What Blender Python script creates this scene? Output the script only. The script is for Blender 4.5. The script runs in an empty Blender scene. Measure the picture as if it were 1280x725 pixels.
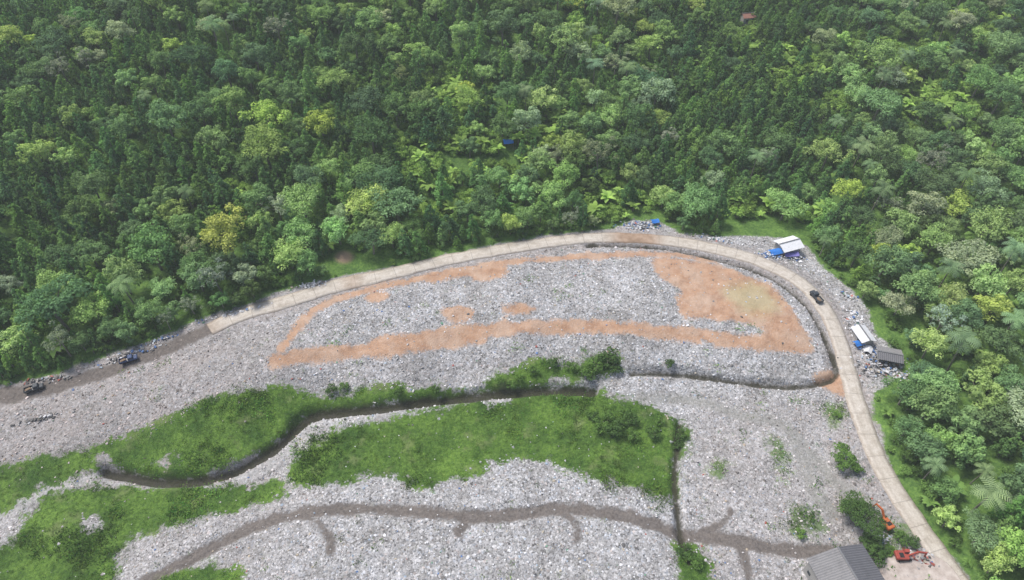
import bpy, bmesh, math
import numpy as np
from mathutils import Vector, Matrix
RNG=np.random.default_rng(7)
sc=bpy.context.scene
# ------------------------------------------------------------------ camera
CH=150.0; F=865.0; S=math.sqrt(.5)
cam=bpy.data.cameras.new("camera"); camo=bpy.data.objects.new("camera",cam)
sc.collection.objects.link(camo); camo.location=(0,0,CH); camo.rotation_euler=(math.radians(45),0,0)
cam.sensor_width=36; cam.lens=F/1280*36; cam.clip_end=9000; cam.clip_start=1
sc.camera=camo
def U(u,v,z=0.0):
    u=np.asarray(u,float); v=np.asarray(v,float)
    cx=(u-640)/F; cy=(362.5-v)/F
    t=(CH-z)/(S*(1-cy))
    return cx*t, S*(1+cy)*t
def proj(x,y,z):
    dz=z-CH
    d=S*y-S*dz; d=np.maximum(d,1e-3)
    up=S*y+S*dz
    return 640+F*x/d, 362.5-F*up/d
# ------------------------------------------------------------------ noise
def _h(i,j,s):
    a=np.sin(i*127.1+j*311.7+s*74.7)*43758.5453
    return a-np.floor(a)
def vn(x,y,L,s):
    x=x/L+s*17.3; y=y/L-s*9.1
    i=np.floor(x); j=np.floor(y); fx=x-i; fy=y-j
    fx=fx*fx*(3-2*fx); fy=fy*fy*(3-2*fy)
    return (_h(i,j,s)*(1-fx)+_h(i+1,j,s)*fx)*(1-fy)+(_h(i,j+1,s)*(1-fx)+_h(i+1,j+1,s)*fx)*fy
def fbm(x,y,L,s,o=4):
    r=0;a=.5;t=0
    for k in range(o):
        r=r+a*vn(x,y,L/2**k,s+k); t+=a; a*=.5
    return r/t
def ss(x,a,b):
    t=np.clip((x-a)/(b-a),0,1); return t*t*(3-2*t)
# ------------------------------------------------------------------ terrain height
CP=np.array([
(-100,520,4),(0,490,4.5),(150,450,5),(270,402,6),(420,357,6.3),(560,325,6.4),(720,300,6.4),(850,303,6.2),(950,326,6),(1003,352,5.5),(1050,425,4.3),(1070,500,3),(1110,600,1),(1200,730,0),
(400,420,7.2),(500,370,7.8),(650,360,8.2),(800,360,8.2),(900,380,8),(960,390,7.5),
(350,450,6.3),(500,432,6.6),(650,412,6.9),(800,415,6.9),(950,432,6.4),(1010,432,6),(1010,385,6.4),(900,325,6.4),(700,318,7),(500,350,7),
(1045,478,1.6),(960,482,.8),(850,470,.5),(780,468,.4),(680,470,.2),(560,485,-.2),(400,490,.8),(450,470,3.2),(600,455,2.8),(750,445,2.8),(900,455,3),(1000,458,3.4),
(200,500,4),(250,450,5.4),(100,520,3.8),(0,560,2.5),
(0,640,-2),(140,594,-2.2),(250,605,-2.2),(340,562,-2),(390,525,-1.6),(560,502,-1.2),(720,490,-.8),(850,500,-.3),
(100,578,.2),(250,555,.6),(600,540,-.3),(760,530,.3),(500,580,.3),
(400,640,2),(600,620,2),(750,640,1.4),(600,720,2.4),(200,710,1.2),(100,640,-.5),
(950,520,1),(950,600,.5),(1020,560,.5),(950,700,0),(1080,700,0),(1150,710,0),
(0,400,6),(0,300,12),(0,100,28),(0,0,36),(150,350,8),(300,300,9),(300,150,20),(300,0,34),(480,220,12),(640,220,8),(640,80,20),(640,0,30),(850,240,4),(850,80,16),(1000,0,26),(1000,220,3),(1150,300,4),(1280,300,10),(1280,120,20),(1280,0,30),(1280,500,6),(1280,700,3),(1180,500,3),
(-250,300,15),(-250,0,38),(1550,300,18),(1550,0,38),(640,-90,38),(1500,650,8),(-200,800,1),(640,850,2),(1300,850,0)],float)
cxw,cyw=U(CP[:,0],CP[:,1],CP[:,2])
A=np.hypot(cxw[:,None]-cxw[None],cyw[:,None]-cyw[None])
n=len(CP); M=np.zeros((n+1,n+1)); M[:n,:n]=A-np.eye(n)*2.0; M[:n,n]=1; M[n,:n]=1
W=np.linalg.solve(M,np.append(CP[:,2],0))
def Hb(x,y):
    x=np.asarray(x,float); y=np.asarray(y,float)
    xc=np.clip(x,-300,300); yc=np.clip(y,15,430)
    r=np.full(xc.shape,W[n])
    for k in range(n): r=r+W[k]*np.sqrt((xc-cxw[k])**2+(yc-cyw[k])**2+4)
    d=np.hypot(x-xc,y-yc); w=ss(d,0,400)
    tgt=10+35*ss(y,50,500)+60*(fbm(x,y,900,3)-.4)*ss(np.hypot(x,y),400,1500)
    return r*(1-w)+tgt*w
def G(u,v):
    u=np.asarray(u,float); v=np.asarray(v,float); z=np.zeros(u.shape)+5
    for _ in range(25):
        x,y=U(u,v,z); z=.5*z+.5*Hb(x,y)
    x,y=U(u,v,z); return x,y,z
def cr(pts,closed=False,k=6):
    P=np.array(pts,float); m=len(P); out=[]
    rng=range(m if closed else m-1)
    for i in rng:
        if closed: a,b,c,d=P[(i-1)%m],P[i],P[(i+1)%m],P[(i+2)%m]
        else: a,b,c,d=P[max(i-1,0)],P[i],P[i+1],P[min(i+2,m-1)]
        for t in np.arange(k)/k:
            out.append(.5*((2*b)+(c-a)*t+(2*a-5*b+4*c-d)*t*t+(3*b-a-3*c+d)*t**3))
    if not closed: out.append(P[-1])
    return np.array(out)
def wl(pts,closed=False,k=3):
    P=cr(pts,closed,k); x,y,z=G(P[:,0],P[:,1]); return np.stack([x,y],1)
def dline(px,py,L):
    best=np.full(px.shape,1e9)
    for a,b in zip(L[:-1],L[1:]):
        d=b-a; t=np.clip(((px-a[0])*d[0]+(py-a[1])*d[1])/max(d@d,1e-9),0,1)
        best=np.minimum(best,(px-a[0]-t*d[0])**2+(py-a[1]-t*d[1])**2)
    return np.sqrt(best)
def sdpoly(px,py,L):
    Lc=np.vstack([L,L[:1]]); d=dline(px,py,Lc); ins=np.zeros(px.shape,bool)
    for a,b in zip(Lc[:-1],Lc[1:]):
        c=(a[1]>py)!=(b[1]>py)
        with np.errstate(divide='ignore',invalid='ignore'):
            xx=(b[0]-a[0])*(py-a[1])/(b[1]-a[1]+1e-12)+a[0]
        ins^=(c&(px<xx))
    return np.where(ins,d,-d)
# ------------------------------------------------------------------ plan features (surveyed from the photo, laid on the terrain)
road_px=[(262,412),(300,394),(350,379),(420,358),(480,344),(560,325),(640,310),(720,299),(780,297),(850,303),(910,315),(955,329),(1000,353),(1030,385),(1049,425),(1064,480),(1080,530),(1100,580),(1130,630),(1166,682),(1210,745),(1260,840)]
road=wl(road_px,k=6)
ltrack=wl([(-120,540),(-30,500),(40,489),(100,474),(160,455),(215,432),(262,412)],k=4)
ditchR=wl([(735,306),(790,306),(850,312),(905,325),(950,339),(990,362),(1018,392),(1036,430),(1046,462),(1040,474),(1005,481),(960,479),(900,472),(850,466),(790,466)],k=3)
ditchL=wl([(130,588),(165,594),(210,600),(260,598),(310,578),(350,552),(376,526),(400,515),(470,508),(560,498),(600,492),(680,487),(740,488)],k=3)
ditchV=wl([(850,530),(847,560),(844,600),(848,640),(853,672),(862,700)],k=3)
track=wl([(120,765),(180,728),(240,697),(300,665),(350,646),(410,637),(470,636),(540,641),(600,646),(650,641),(700,635),(760,641),(810,652),(850,665),(900,672),(950,682),(1000,688),(1060,688),(1110,690)],k=4)
branches=[wl(b,k=3) for b in [[(560,640),(582,652),(573,666)],[(690,636),(712,646),(722,660),(721,674)],[(370,642),(396,652),(412,672),(412,690)],[(870,668),(900,655),(914,640)],[(895,670),(925,685),(935,725),(930,760)]]]
grassP=[wl(p,True,2) for p in [
 [(-60,600),(0,585),(60,570),(130,555),(190,535),(240,510),(300,490),(350,483),(375,490),(400,496),(440,490),(480,485),(540,485),(575,491),(560,497),(480,503),(400,512),(380,526),(340,555),(290,580),(240,596),(180,592),(140,585),(90,598),(30,620),(0,638),(-60,655)],
 [(600,486),(625,470),(655,460),(680,451),(710,458),(745,444),(772,444),(774,460),(752,473),(720,470),(690,478),(650,484)],
 [(365,604),(366,580),(395,550),(440,533),(500,520),(560,510),(590,499),(640,490),(700,485),(745,488),(770,498),(805,508),(843,522),(860,532),(858,546),(846,552),(843,625),(800,612),(760,600),(720,590),(690,578),(650,570),(620,575),(600,590),(560,602),(520,608),(485,588),(445,598),(400,605)],
 [(-60,700),(0,686),(26,658),(50,625),(120,609),(200,612),(280,611),(345,601),(355,620),(280,640),(215,655),(170,668),(150,690),(140,715),(140,735),(120,790),(-60,790)],
 [(843,684),(868,680),(885,700),(892,730),(900,790),(860,790),(850,725)],
 [(190,732),(215,713),(290,709),(300,730),(280,760),(200,760)]]]
faintP=[wl(p,True,2) for p in [
 [(958,550),(975,547),(985,575),(982,602),(968,594),(962,575)],
 [(1020,505),(1050,500),(1066,520),(1040,530)],[(890,580),(912,582),(905,608),(892,600)],
 [(983,642),(1000,630),(1042,660),(1000,674),(985,665)],[(1100,660),(1135,650),(1150,670),(1120,690)],
 [(395,485),(430,480),(445,490),(410,496)],[(560,497),(640,478),(720,478),(760,492),(700,496)],[(800,545),(860,540),(865,560),(850,580)]]]
holesP=[wl(p,True,2) for p in [[(600,497),(625,492),(645,497),(625,505),(604,505)],[(200,574),(212,572),(220,580),(208,586)],[(98,650),(118,646),(128,656),(108,664)],[(118,570),(135,572),(130,584)]]]
soilP=[wl(p,True,3) for p in [
 [(818,322),(880,328),(930,342),(972,363),(998,400),(1013,430),(985,437),(950,428),(954,408),(900,402),(855,396),(845,375),(852,360),(825,345)],
 [(552,389),(572,382),(594,388),(590,398),(570,402)],[(630,385),(650,378),(671,384),(662,392),(640,394)],
 [(455,372),(470,364),(487,370),(470,378)],[(440,345),(480,338),(500,338),(480,352),(440,358),(415,360)],
 [(590,335),(630,330),(632,345),(600,352),(585,345)],[(1018,470),(1050,466),(1058,495),(1035,490)]]]
soilL=[(wl([(345,449),(400,443),(450,438),(500,428),(560,418),(620,410),(700,408),(780,410),(860,418),(930,427),(1005,433)],k=3),2.1),
 (wl([(352,440),(370,412),(395,386),(440,368),(500,353),(560,342),(640,328),(740,320),(830,317),(890,325)],k=3),1.3),
 (wl([(470,433),(540,424),(600,415)],k=2),3.2),(wl([(540,346),(620,336)],k=2),2.4)]
yelP=wl([(905,362),(940,352),(970,372),(965,392),(930,388)],True,3)
site_px=[(-60,492),(0,480),(50,472),(100,456),(140,442),(190,426),(250,399),(300,383),(370,358),(420,346),(500,332),(560,318),(600,309),(700,292),(765,286),(790,276),(825,278),(850,291),(890,294),(950,295),(985,300),(1010,310),(1026,330),(1052,352),(1085,385),(1096,420),(1130,450),(1110,480),(1090,500),(1101,540),(1117,590),(1147,640),(1186,690),(1228,745),(1280,830)]
site=wl(site_px,k=2)
site=np.vstack([[-300,site[0][1]-30],site,[160,-40],[-300,-40]])
paleL=wl([(-60,668),(0,640),(70,610),(130,597),(220,608),(270,605),(330,584),(375,548),(400,528),(480,516),(560,506),(620,500)],k=3)
chan=wl([(985,535),(1005,575),(1015,610),(1040,640)],k=3)
band=wl([(770,500),(860,500),(930,520),(985,535),(1040,600),(1100,640)],k=3)
# road profile
rs=[0]
for a,b in zip(road[:-1],road[1:]): rs.append(rs[-1]+np.hypot(*(b-a)))
rs=np.array(rs); sN=np.arange(0,rs[-1],1.0)
RX=np.interp(sN,rs,road[:,0]); RY=np.interp(sN,rs,road[:,1]); 
RZ=Hb(RX,RY); kk=np.ones(15)/15; RZ=np.convolve(np.pad(RZ,7,mode='edge'),kk,'valid')
def H(x,y):
    x=np.asarray(x,float); y=np.asarray(y,float); sh=x.shape; x=x.ravel(); y=y.ravel()
    z=Hb(x,y)
    m=(x>-230)&(x<230)&(y>10)&(y<215)
    i=np.where(m)[0]; X=x[i]; Y=y[i]
    sd=sdpoly(X,Y,site)
    ins=ss(sd,-2,4)
    rough=ins*(.5*(fbm(X,Y,3.2,11,3)-.5)+1.6*(fbm(X,Y,14,21,3)-.5))+(1-ins)*1.5*(fbm(X,Y,12,31,2)-.5)
    rough+=ins*.25*(vn(X,Y,1.1,5)-.5)
    z2=z[i]+rough
    for L,wd,dp in ((ditchR,1.0,1.5),(ditchL,1.4,2.4),(ditchV,1.0,1.5)):
        d=dline(X,Y,L)+.6*(fbm(X,Y,4,61,2)-.5); z2-=dp*(1-ss(d,wd*.4,wd*1.7))
    dt=dline(X,Y,track); z2-=.35*(1-ss(dt,.8,2.8)); z2-=.18*(1-ss(np.abs(dt-.95),.15,.5))
    near=np.where((X>RX.min()-9)&(X<RX.max()+9))[0]
    if len(near):
        bd=np.full(len(near),1e9); bz=np.zeros(len(near))
        for a,b_,c in zip(RX[::2],RY[::2],RZ[::2]):
            q=(X[near]-a)**2+(Y[near]-b_)**2; u_=q<bd; bd[u_]=q[u_]; bz[u_]=c
        bd=np.sqrt(bd); w=1-ss(bd,3.1,5.0)
        z2[near]=z2[near]*(1-w)+(bz-.06)*w
        d=dline(X[near],Y[near],ditchR); z2[near]-=w*1.1*(1-ss(d,.4,1.2))*(bd>2.9)
    z[i]=z2
    o=~m; z[o]+=2.0*(fbm(x[o],y[o],25,31,2)-.5)
    return z.reshape(sh)
# ------------------------------------------------------------------ node helpers
class NT:
    def __init__(s,name):
        s.m=bpy.data.materials.new(name); s.m.use_nodes=True; s.t=s.m.node_tree; s.t.nodes.clear()
        s.out=s.t.nodes.new('ShaderNodeOutputMaterial')
    def n(s,ty,**k):
        nd=s.t.nodes.new(ty)
        for a,b in k.items(): setattr(nd,a,b)
        return nd
    def put(s,sock,v):
        if isinstance(v,bpy.types.NodeSocket): s.t.links.new(v,sock)
        elif v is not None:
            if isinstance(v,(tuple,list)) and len(v)==3 and sock.type=='RGBA': v=(*v,1)
            sock.default_value=v
    def math(s,op,a,b=None,clamp=False):
        nd=s.n('ShaderNodeMath',operation=op,use_clamp=clamp); s.put(nd.inputs[0],a)
        if b is not None: s.put(nd.inputs[1],b)
        return nd.outputs[0]
    def mix(s,f,a,b,bt='MIX'):
        nd=s.n('ShaderNodeMix',data_type='RGBA',blend_type=bt); s.put(nd.inputs[0],f); s.put(nd.inputs[6],a); s.put(nd.inputs[7],b); return nd.outputs[2]
    def noise(s,vec,scale,det=4,rough=.55):
        nd=s.n('ShaderNodeTexNoise'); s.put(nd.inputs['Vector'],vec); nd.inputs['Scale'].default_value=scale; nd.inputs['Detail'].default_value=det; nd.inputs['Roughness'].default_value=rough; return nd.outputs[0]
    def vor(s,vec,scale,feat='F1'):
        nd=s.n('ShaderNodeTexVoronoi',feature=feat); s.put(nd.inputs['Vector'],vec); nd.inputs['Scale'].default_value=scale; return nd
    def attr(s,name,ty='GEOMETRY'):
        return s.n('ShaderNodeAttribute',attribute_name=name,attribute_type=ty)
    def ramp(s,f,stops,interp='LINEAR'):
        nd=s.n('ShaderNodeValToRGB'); r=nd.color_ramp; r.interpolation=interp
        while len(r.elements)<len(stops): r.elements.new(.5)
        for e,(p,c) in zip(r.elements,stops):
            e.position=p; e.color=(*c,1) if len(c)==3 else c
        s.put(nd.inputs[0],f); return nd.outputs[0]
    def mr(s,v,a,b,c=0,d=1,smooth=True):
        nd=s.n('ShaderNodeMapRange'); nd.interpolation_type='SMOOTHSTEP' if smooth else 'LINEAR'
        s.put(nd.inputs[0],v)
        for i,q in zip((1,2,3,4),(a,b,c,d)): nd.inputs[i].default_value=q
        return nd.outputs[0]
    def bsdf(s,col,rough=.8,bump=None,bs=.5,bd=.1,metal=0,spec=.3):
        b=s.n('ShaderNodeBsdfPrincipled'); s.put(b.inputs['Base Color'],col); s.put(b.inputs['Roughness'],rough); b.inputs['Metallic'].default_value=metal
        b.inputs['Specular IOR Level'].default_value=spec
        if bump is not None:
            bp=s.n('ShaderNodeBump'); bp.inputs['Strength'].default_value=bs; bp.inputs['Distance'].default_value=bd; s.put(bp.inputs['Height'],bump); s.t.links.new(bp.outputs[0],b.inputs['Normal'])
        s.t.links.new(b.outputs[0],s.out.inputs[0]); return b
def pos(t): return t.n('ShaderNodeNewGeometry').outputs['Position']
# ------------------------------------------------------------------ mesh helper
def mkmesh(name,V,Fc,mats=(),mi=None,attrs=None,smooth=False):
    me=bpy.data.meshes.new(name); V=np.asarray(V,np.float32)
    if isinstance(Fc,np.ndarray):
        k=Fc.shape[1]; me.vertices.add(len(V)); me.vertices.foreach_set('co',V.ravel())
        me.loops.add(Fc.size); me.loops.foreach_set('vertex_index',Fc.ravel().astype(np.int32))
        me.polygons.add(len(Fc)); me.polygons.foreach_set('loop_start',np.arange(0,Fc.size,k,dtype=np.int32))
        try: me.polygons.foreach_set('loop_total',np.full(len(Fc),k,np.int32))
        except Exception: pass
    else: me.from_pydata(V.tolist(),[],Fc)
    for m in mats: me.materials.append(m)
    if mi is not None: me.polygons.foreach_set('material_index',np.asarray(mi,np.int32))
    if smooth: me.polygons.foreach_set('use_smooth',np.ones(len(me.polygons),bool))
    me.update(calc_edges=True)
    for a,v in (attrs or {}).items():
        v=np.asarray(v,np.float32)
        if v.ndim==2:
            at=me.attributes.new(a,'FLOAT_VECTOR','POINT'); at.data.foreach_set('vector',v.ravel())
        else:
            at=me.attributes.new(a,'FLOAT','POINT'); at.data.foreach_set('value',v)
    me.validate(); return me
def link(o): sc.collection.objects.link(o); return o
# ------------------------------------------------------------------ ground material
def ground_mat():
    t=NT("ground"); p=pos(t)
    nA=t.noise(p,.35,5,.6); nB=t.noise(p,1.3,4,.65); nC=t.noise(p,.06,3,.5); nF=t.noise(p,4.0,3,.7); nD=t.noise(p,.14,5,.6)
    wob=t.math('ADD',t.math('MULTIPLY',t.math('SUBTRACT',nA,.5),5.0),t.math('MULTIPLY',t.math('SUBTRACT',nB,.5),4.0))
    wob=t.math('ADD',wob,t.math('MULTIPLY',t.math('SUBTRACT',nD,.5),6.0))
    def mask(name,amp=1.0,w=.5):
        v=t.math('ADD',t.attr(name).outputs['Fac'],t.math('MULTIPLY',wob,amp)); return t.mr(v,-w,w)
    v1=t.vor(p,2.0); v2=t.vor(p,4.2)
    s1=t.n('ShaderNodeSeparateColor'); t.put(s1.inputs[0],v1.outputs['Color'])
    s2=t.n('ShaderNodeSeparateColor'); t.put(s2.inputs[0],v2.outputs['Color'])
    st=[(0,(.12,.12,.115)),(.09,(.23,.23,.225)),(.26,(.34,.34,.335)),(.48,(.43,.43,.43)),(.70,(.51,.512,.515)),(.86,(.62,.625,.63)),(.95,(.82,.82,.82))]
    c1=t.ramp(s1.outputs[0],st,'CONSTANT'); c2=t.ramp(s2.outputs[1],st,'CONSTANT')
    waste=t.mix(.45,c1,c2)
    hue=t.ramp(s1.outputs[2],[(0,(1,1,1)),(.84,(.8,.92,1.08)),(.92,(1.1,.9,.8)),(.96,(.75,.8,.7))],'CONSTANT')
    waste=t.mix(.4,waste,hue,'MULTIPLY')
    waste=t.mix(1,waste,t.ramp(nC,[(.3,(.86,.85,.84)),(.7,(1.08,1.08,1.09))]),'MULTIPLY')
    waste=t.mix(1,waste,t.ramp(nD,[(.32,(.80,.785,.77)),(.62,(1.07,1.07,1.08))]),'MULTIPLY')
    waste=t.mix(1,waste,t.ramp(nA,[(.3,(.80,.79,.78)),(.65,(1.04,1.04,1.04))]),'MULTIPLY')
    dirt=t.ramp(nB,[(.3,(.21,.18,.16)),(.7,(.40,.35,.32))])
    dirt=t.mix(.4,dirt,waste)
    pk=t.math('MULTIPLY',t.attr('pink').outputs['Fac'],t.mr(nD,.3,.65,.3,1.0))
    col=t.mix(pk,waste,dirt)
    pale=t.mix(.5,waste,(.50,.49,.47)); col=t.mix(t.math('MULTIPLY',mask('pale',.25,.6),.7),col,pale)
    sm=t.ramp(nB,[(.3,(.19,.19,.165)),(.7,(.31,.31,.28))]); col=t.mix(t.math('MULTIPLY',mask('smooth',.5,1.2),.55),col,sm)
    soil=t.ramp(nA,[(.25,(.33,.18,.105)),(.5,(.45,.27,.165)),(.75,(.54,.36,.245))])
    soil=t.mix(t.math('MULTIPLY',t.mr(nF,.48,.62),.25),soil,waste)
    soil=t.mix(t.math('MULTIPLY',t.mr(nD,.45,.65),.35),soil,(.49,.40,.32))
    soil=t.mix(t.math('MULTIPLY',mask('yellow',.9,3),.6),soil,(.41,.38,.21))
    col=t.mix(t.math('MULTIPLY',mask('soil',.8,.8),.95),col,soil)
    gr=t.ramp(nB,[(.25,(.045,.09,.02)),(.45,(.085,.165,.032)),(.6,(.12,.22,.042)),(.78,(.18,.27,.07))])
    gr=t.mix(1,gr,t.ramp(t.noise(p,.11,4,.6),[(.35,(.5,.56,.6)),(.62,(1.2,1.12,1.1))]),'MULTIPLY')
    gr=t.mix(1,gr,t.ramp(nF,[(.3,(.6,.65,.6)),(.6,(1.1,1.1,1.0))]),'MULTIPLY')
    gr=t.mix(t.mr(nD,.56,.70,0,.5),gr,(.20,.23,.10))
    col=t.mix(mask('grass',1.4,.8),col,gr)
    col=t.mix(t.math('MULTIPLY',mask('faint',1.6,1.4),.8),col,gr)
    tr=t.ramp(nB,[(.3,(.095,.082,.072)),(.7,(.19,.165,.145))]); col=t.mix(t.math('MULTIPLY',mask('track',.5,.6),.92),col,tr)
    col=t.mix(t.math('MULTIPLY',mask('dark',.25,.5),.95),col,t.ramp(nF,[(.3,(.02,.022,.014)),(.7,(.07,.065,.045))]))
    fl=t.ramp(nB,[(.25,(.05,.10,.03)),(.45,(.09,.18,.045)),(.65,(.15,.26,.065)),(.8,(.21,.32,.10))])
    fl=t.mix(1,fl,t.ramp(t.noise(p,.2,4,.6),[(.35,(.7,.72,.7)),(.65,(1.2,1.15,1.0))]),'MULTIPLY')
    fl=t.mix(t.attr('bare').outputs['Fac'],fl,(.36,.26,.18))
    col=t.mix(mask('forest',.6,.6),col,fl)
    hb=t.math('ADD',t.math('MULTIPLY',v1.outputs['Distance'],-.5),t.math('MULTIPLY',nF,.7))
    t.bsdf(col,.9,hb,.7,.25,spec=.15); return t.m
# ------------------------------------------------------------------ terrain
def axis(lo,hi,st,far_lo,far_hi,st2,mid_lo,mid_hi):
    a=list(np.arange(lo,hi,st)); x=hi; s=st
    while x<far_hi:
        a.append(x); s=min(s*1.25,st2) if x<mid_hi else s*1.3; x+=s
    a.append(far_hi); x=lo; s=st
    while True:
        s=min(s*1.25,st2) if x>mid_lo else s*1.3; x-=s
        if x<far_lo: break
        a.insert(0,x)
    a.insert(0,far_lo); return np.array(a)
ax=axis(-165,165,.6,-4000,4000,3.0,-300,300); ay=axis(52,186,.55,-3000,5000,3.0,10,420)
GX,GY=np.meshgrid(ax,ay); gx=GX.ravel(); gy=GY.ravel(); gz=H(gx,gy)
nx,ny=len(ax),len(ay)
ii=(np.arange(ny-1)[:,None]*nx+np.arange(nx-1)[None]).ravel()
FC=np.stack([ii,ii+1,ii+nx+1,ii+nx],1)
def fields(x,y):
    n_=len(x); r={k:np.full(n_,-9.0) for k in('grass','faint','soil','yellow','track','dark','pale','smooth')}
    r['forest']=np.clip(-sdpoly(x,y,site),-9,9)
    m=np.where((np.abs(x)<200)&(y>20)&(y<200))[0]; X=x[m]; Y=y[m]
    g=np.full(len(m),-9.0)
    for p in grassP: g=np.maximum(g,sdpoly(X,Y,p)+.4)
    for p in holesP: g=np.minimum(g,-sdpoly(X,Y,p))
    fa=np.full(len(m),-9.0)
    for p in faintP: fa=np.maximum(fa,sdpoly(X,Y,p)-.9)
    s=np.full(len(m),-9.0)
    for p in soilP: s=np.maximum(s,sdpoly(X,Y,p))
    for L,w in soilL: s=np.maximum(s,w-dline(X,Y,L))
    tk=1.55-dline(X,Y,track)
    for b in branches: tk=np.maximum(tk,.9-dline(X,Y,b))
    tk=np.maximum(tk,2.2-dline(X,Y,ltrack))
    dk=np.maximum(.65-dline(X,Y,ditchR),np.maximum(1.3-dline(X,Y,ditchL),.7-dline(X,Y,ditchV)))  # moist ditch soil; the ditchL strip also has its shadow line painted in
    r['grass'][m]=g; r['faint'][m]=fa; r['soil'][m]=s; r['track'][m]=tk; r['dark'][m]=dk
    r['yellow'][m]=sdpoly(X,Y,yelP); r['pale'][m]=1.8-dline(X,Y,paleL)
    r['smooth'][m]=np.maximum(1.8-dline(X,Y,chan),1.6-dline(X,Y,band))
    for k in r: r[k]=np.clip(r[k],-9,9)
    u,v=proj(x,y,Hb(x,y))
    pk=(1-ss(u,220,480))*ss(v,380,420)*(1-.6*ss(v,600,660))
    pk=np.maximum(pk,.8*ss(u,980,1060)*ss(v,450,560)); pk=np.maximum(pk,.5*ss(u,830,900)*ss(v,480,520)); pk=np.maximum(pk,.3*ss(v,425,470)*(1-ss(v,490,520))*(u<700))
    rd=dline(x,y,road); pk=np.maximum(pk,1.0*(1-ss(rd,3,8)))
    r['pink']=np.clip(pk,0,1)
    b=np.zeros(n_)
    for (a,c,ra,rb) in ((195,290,14,9),(430,322,12,8),(1035,365,14,10)):
        b=np.maximum(b,1-ss(np.hypot((u-a)/ra,(v-c)/rb),.5,1.3))
    r['bare']=b; return r
att=fields(gx,gy)
me=mkmesh("terrain",np.stack([gx,gy,gz],1),FC,[ground_mat()],attrs=att,smooth=True)
link(bpy.data.objects.new("terrain",me))
# ------------------------------------------------------------------ road
def road_mat():
    t=NT("road_concrete"); p=pos(t); s=t.attr('along').outputs['Fac']; c=t.attr('across').outputs['Fac']
    nA=t.noise(p,.5,5,.6); nB=t.noise(p,2.5,4,.7)
    col=t.ramp(nA,[(.3,(.42,.375,.315)),(.5,(.54,.495,.43)),(.7,(.62,.58,.52))])
    col=t.mix(1,col,t.ramp(nB,[(.3,(.8,.78,.75)),(.6,(1.04,1.04,1.04))]),'MULTIPLY')
    fr=t.math('FRACT',t.math('MULTIPLY',s,1/6.0)); j=t.math('LESS_THAN',fr,.03)
    col=t.mix(t.math('MULTIPLY',j,.5),col,(.16,.14,.12))
    e=t.mr(t.math('ADD',t.math('ABSOLUTE',c),t.math('MULTIPLY',t.math('SUBTRACT',nA,.5),1.4)),.75,1.08)
    col=t.mix(t.math('MULTIPLY',e,.7),col,(.30,.24,.185))
    w=t.mr(t.math('ABSOLUTE',t.math('SUBTRACT',t.math('ABSOLUTE',c),.42)),.04,.2,.2,0)
    col=t.mix(w,col,(.3,.25,.2))
    col=t.mix(t.mr(t.attr('muddy').outputs['Fac'],.2,.9),col,t.ramp(nA,[(.35,(.25,.17,.11)),(.65,(.40,.29,.21))]))
    t.bsdf(col,.85,nB,.3,.05); return t.m
TX=np.gradient(RX); TY=np.gradient(RY); ln=np.hypot(TX,TY); NX=-TY/ln; NY=TX/ln
hw=2.35+.25*(vn(sN,sN*0,9,3)-.5)+.35*np.exp(-((sN-30)/25)**2)
prof=[(-1.04,-.7),(-1,0.10),(-.5,.14),(0,.16),(.5,.14),(1,.10),(1.04,-.7)]
V=[];al=[];ac=[];mu=[]
ru,rv=proj(RX,RY,RZ)
for i in range(len(sN)):
    jl=1+.2*(fbm(np.array([sN[i]]),np.zeros(1),2.5,8,2)[0]-.5); jr=1+.2*(fbm(np.array([sN[i]]),np.zeros(1),2.5,9,2)[0]-.5)
    for c,dz in prof:
        k=c*(jl if c<0 else jr)*hw[i]
        V.append((RX[i]+NX[i]*k,RY[i]+NY[i]*k,RZ[i]+dz)); al.append(sN[i]); ac.append(c)
        m_=math.exp(-((ru[i]-795)/38)**2)*1.0+.55*math.exp(-((ru[i]-440)/22)**2)+.5*math.exp(-((ru[i]-262)/25)**2)
        mu.append(m_ if rv[i]<420 else 0)
k=len(prof); q=[]
for i in range(len(sN)-1):
    for j in range(k-1): a=i*k+j; q.append((a,a+k,a+k+1,a+1))
me=mkmesh("road",V,np.array(q),[road_mat()],attrs={'along':al,'across':ac,'muddy':mu})
link(bpy.data.objects.new("road",me))
# ------------------------------------------------------------------ foliage prototypes
def leaf_mat(name,const=None):
    t=NT(name); sh=t.attr('shade').outputs['Fac']
    if const is None: c=t.attr('tint','INSTANCER').outputs['Vector']
    else:
        nd=t.n('ShaderNodeRGB'); nd.outputs[0].default_value=(*const,1); c=nd.outputs[0]
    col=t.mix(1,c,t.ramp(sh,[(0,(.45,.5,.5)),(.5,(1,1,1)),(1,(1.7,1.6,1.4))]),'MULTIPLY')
    d=t.n('ShaderNodeBsdfDiffuse'); t.put(d.inputs[0],col)
    tr=t.n('ShaderNodeBsdfTranslucent'); t.put(tr.inputs[0],t.mix(1,col,(1.1,1.2,.7),'MULTIPLY'))
    mx=t.n('ShaderNodeMixShader'); mx.inputs[0].default_value=.3
    t.t.links.new(d.outputs[0],mx.inputs[1]); t.t.links.new(tr.outputs[0],mx.inputs[2]); t.t.links.new(mx.outputs[0],t.out.inputs[0]); return t.m
LEAF=leaf_mat("foliage")
tb=NT("bark"); tb.bsdf(tb.ramp(tb.noise(pos(tb),3,3),[(.3,(.16,.145,.11)),(.7,(.30,.28,.23))]),.9); BARK=tb.m
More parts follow.
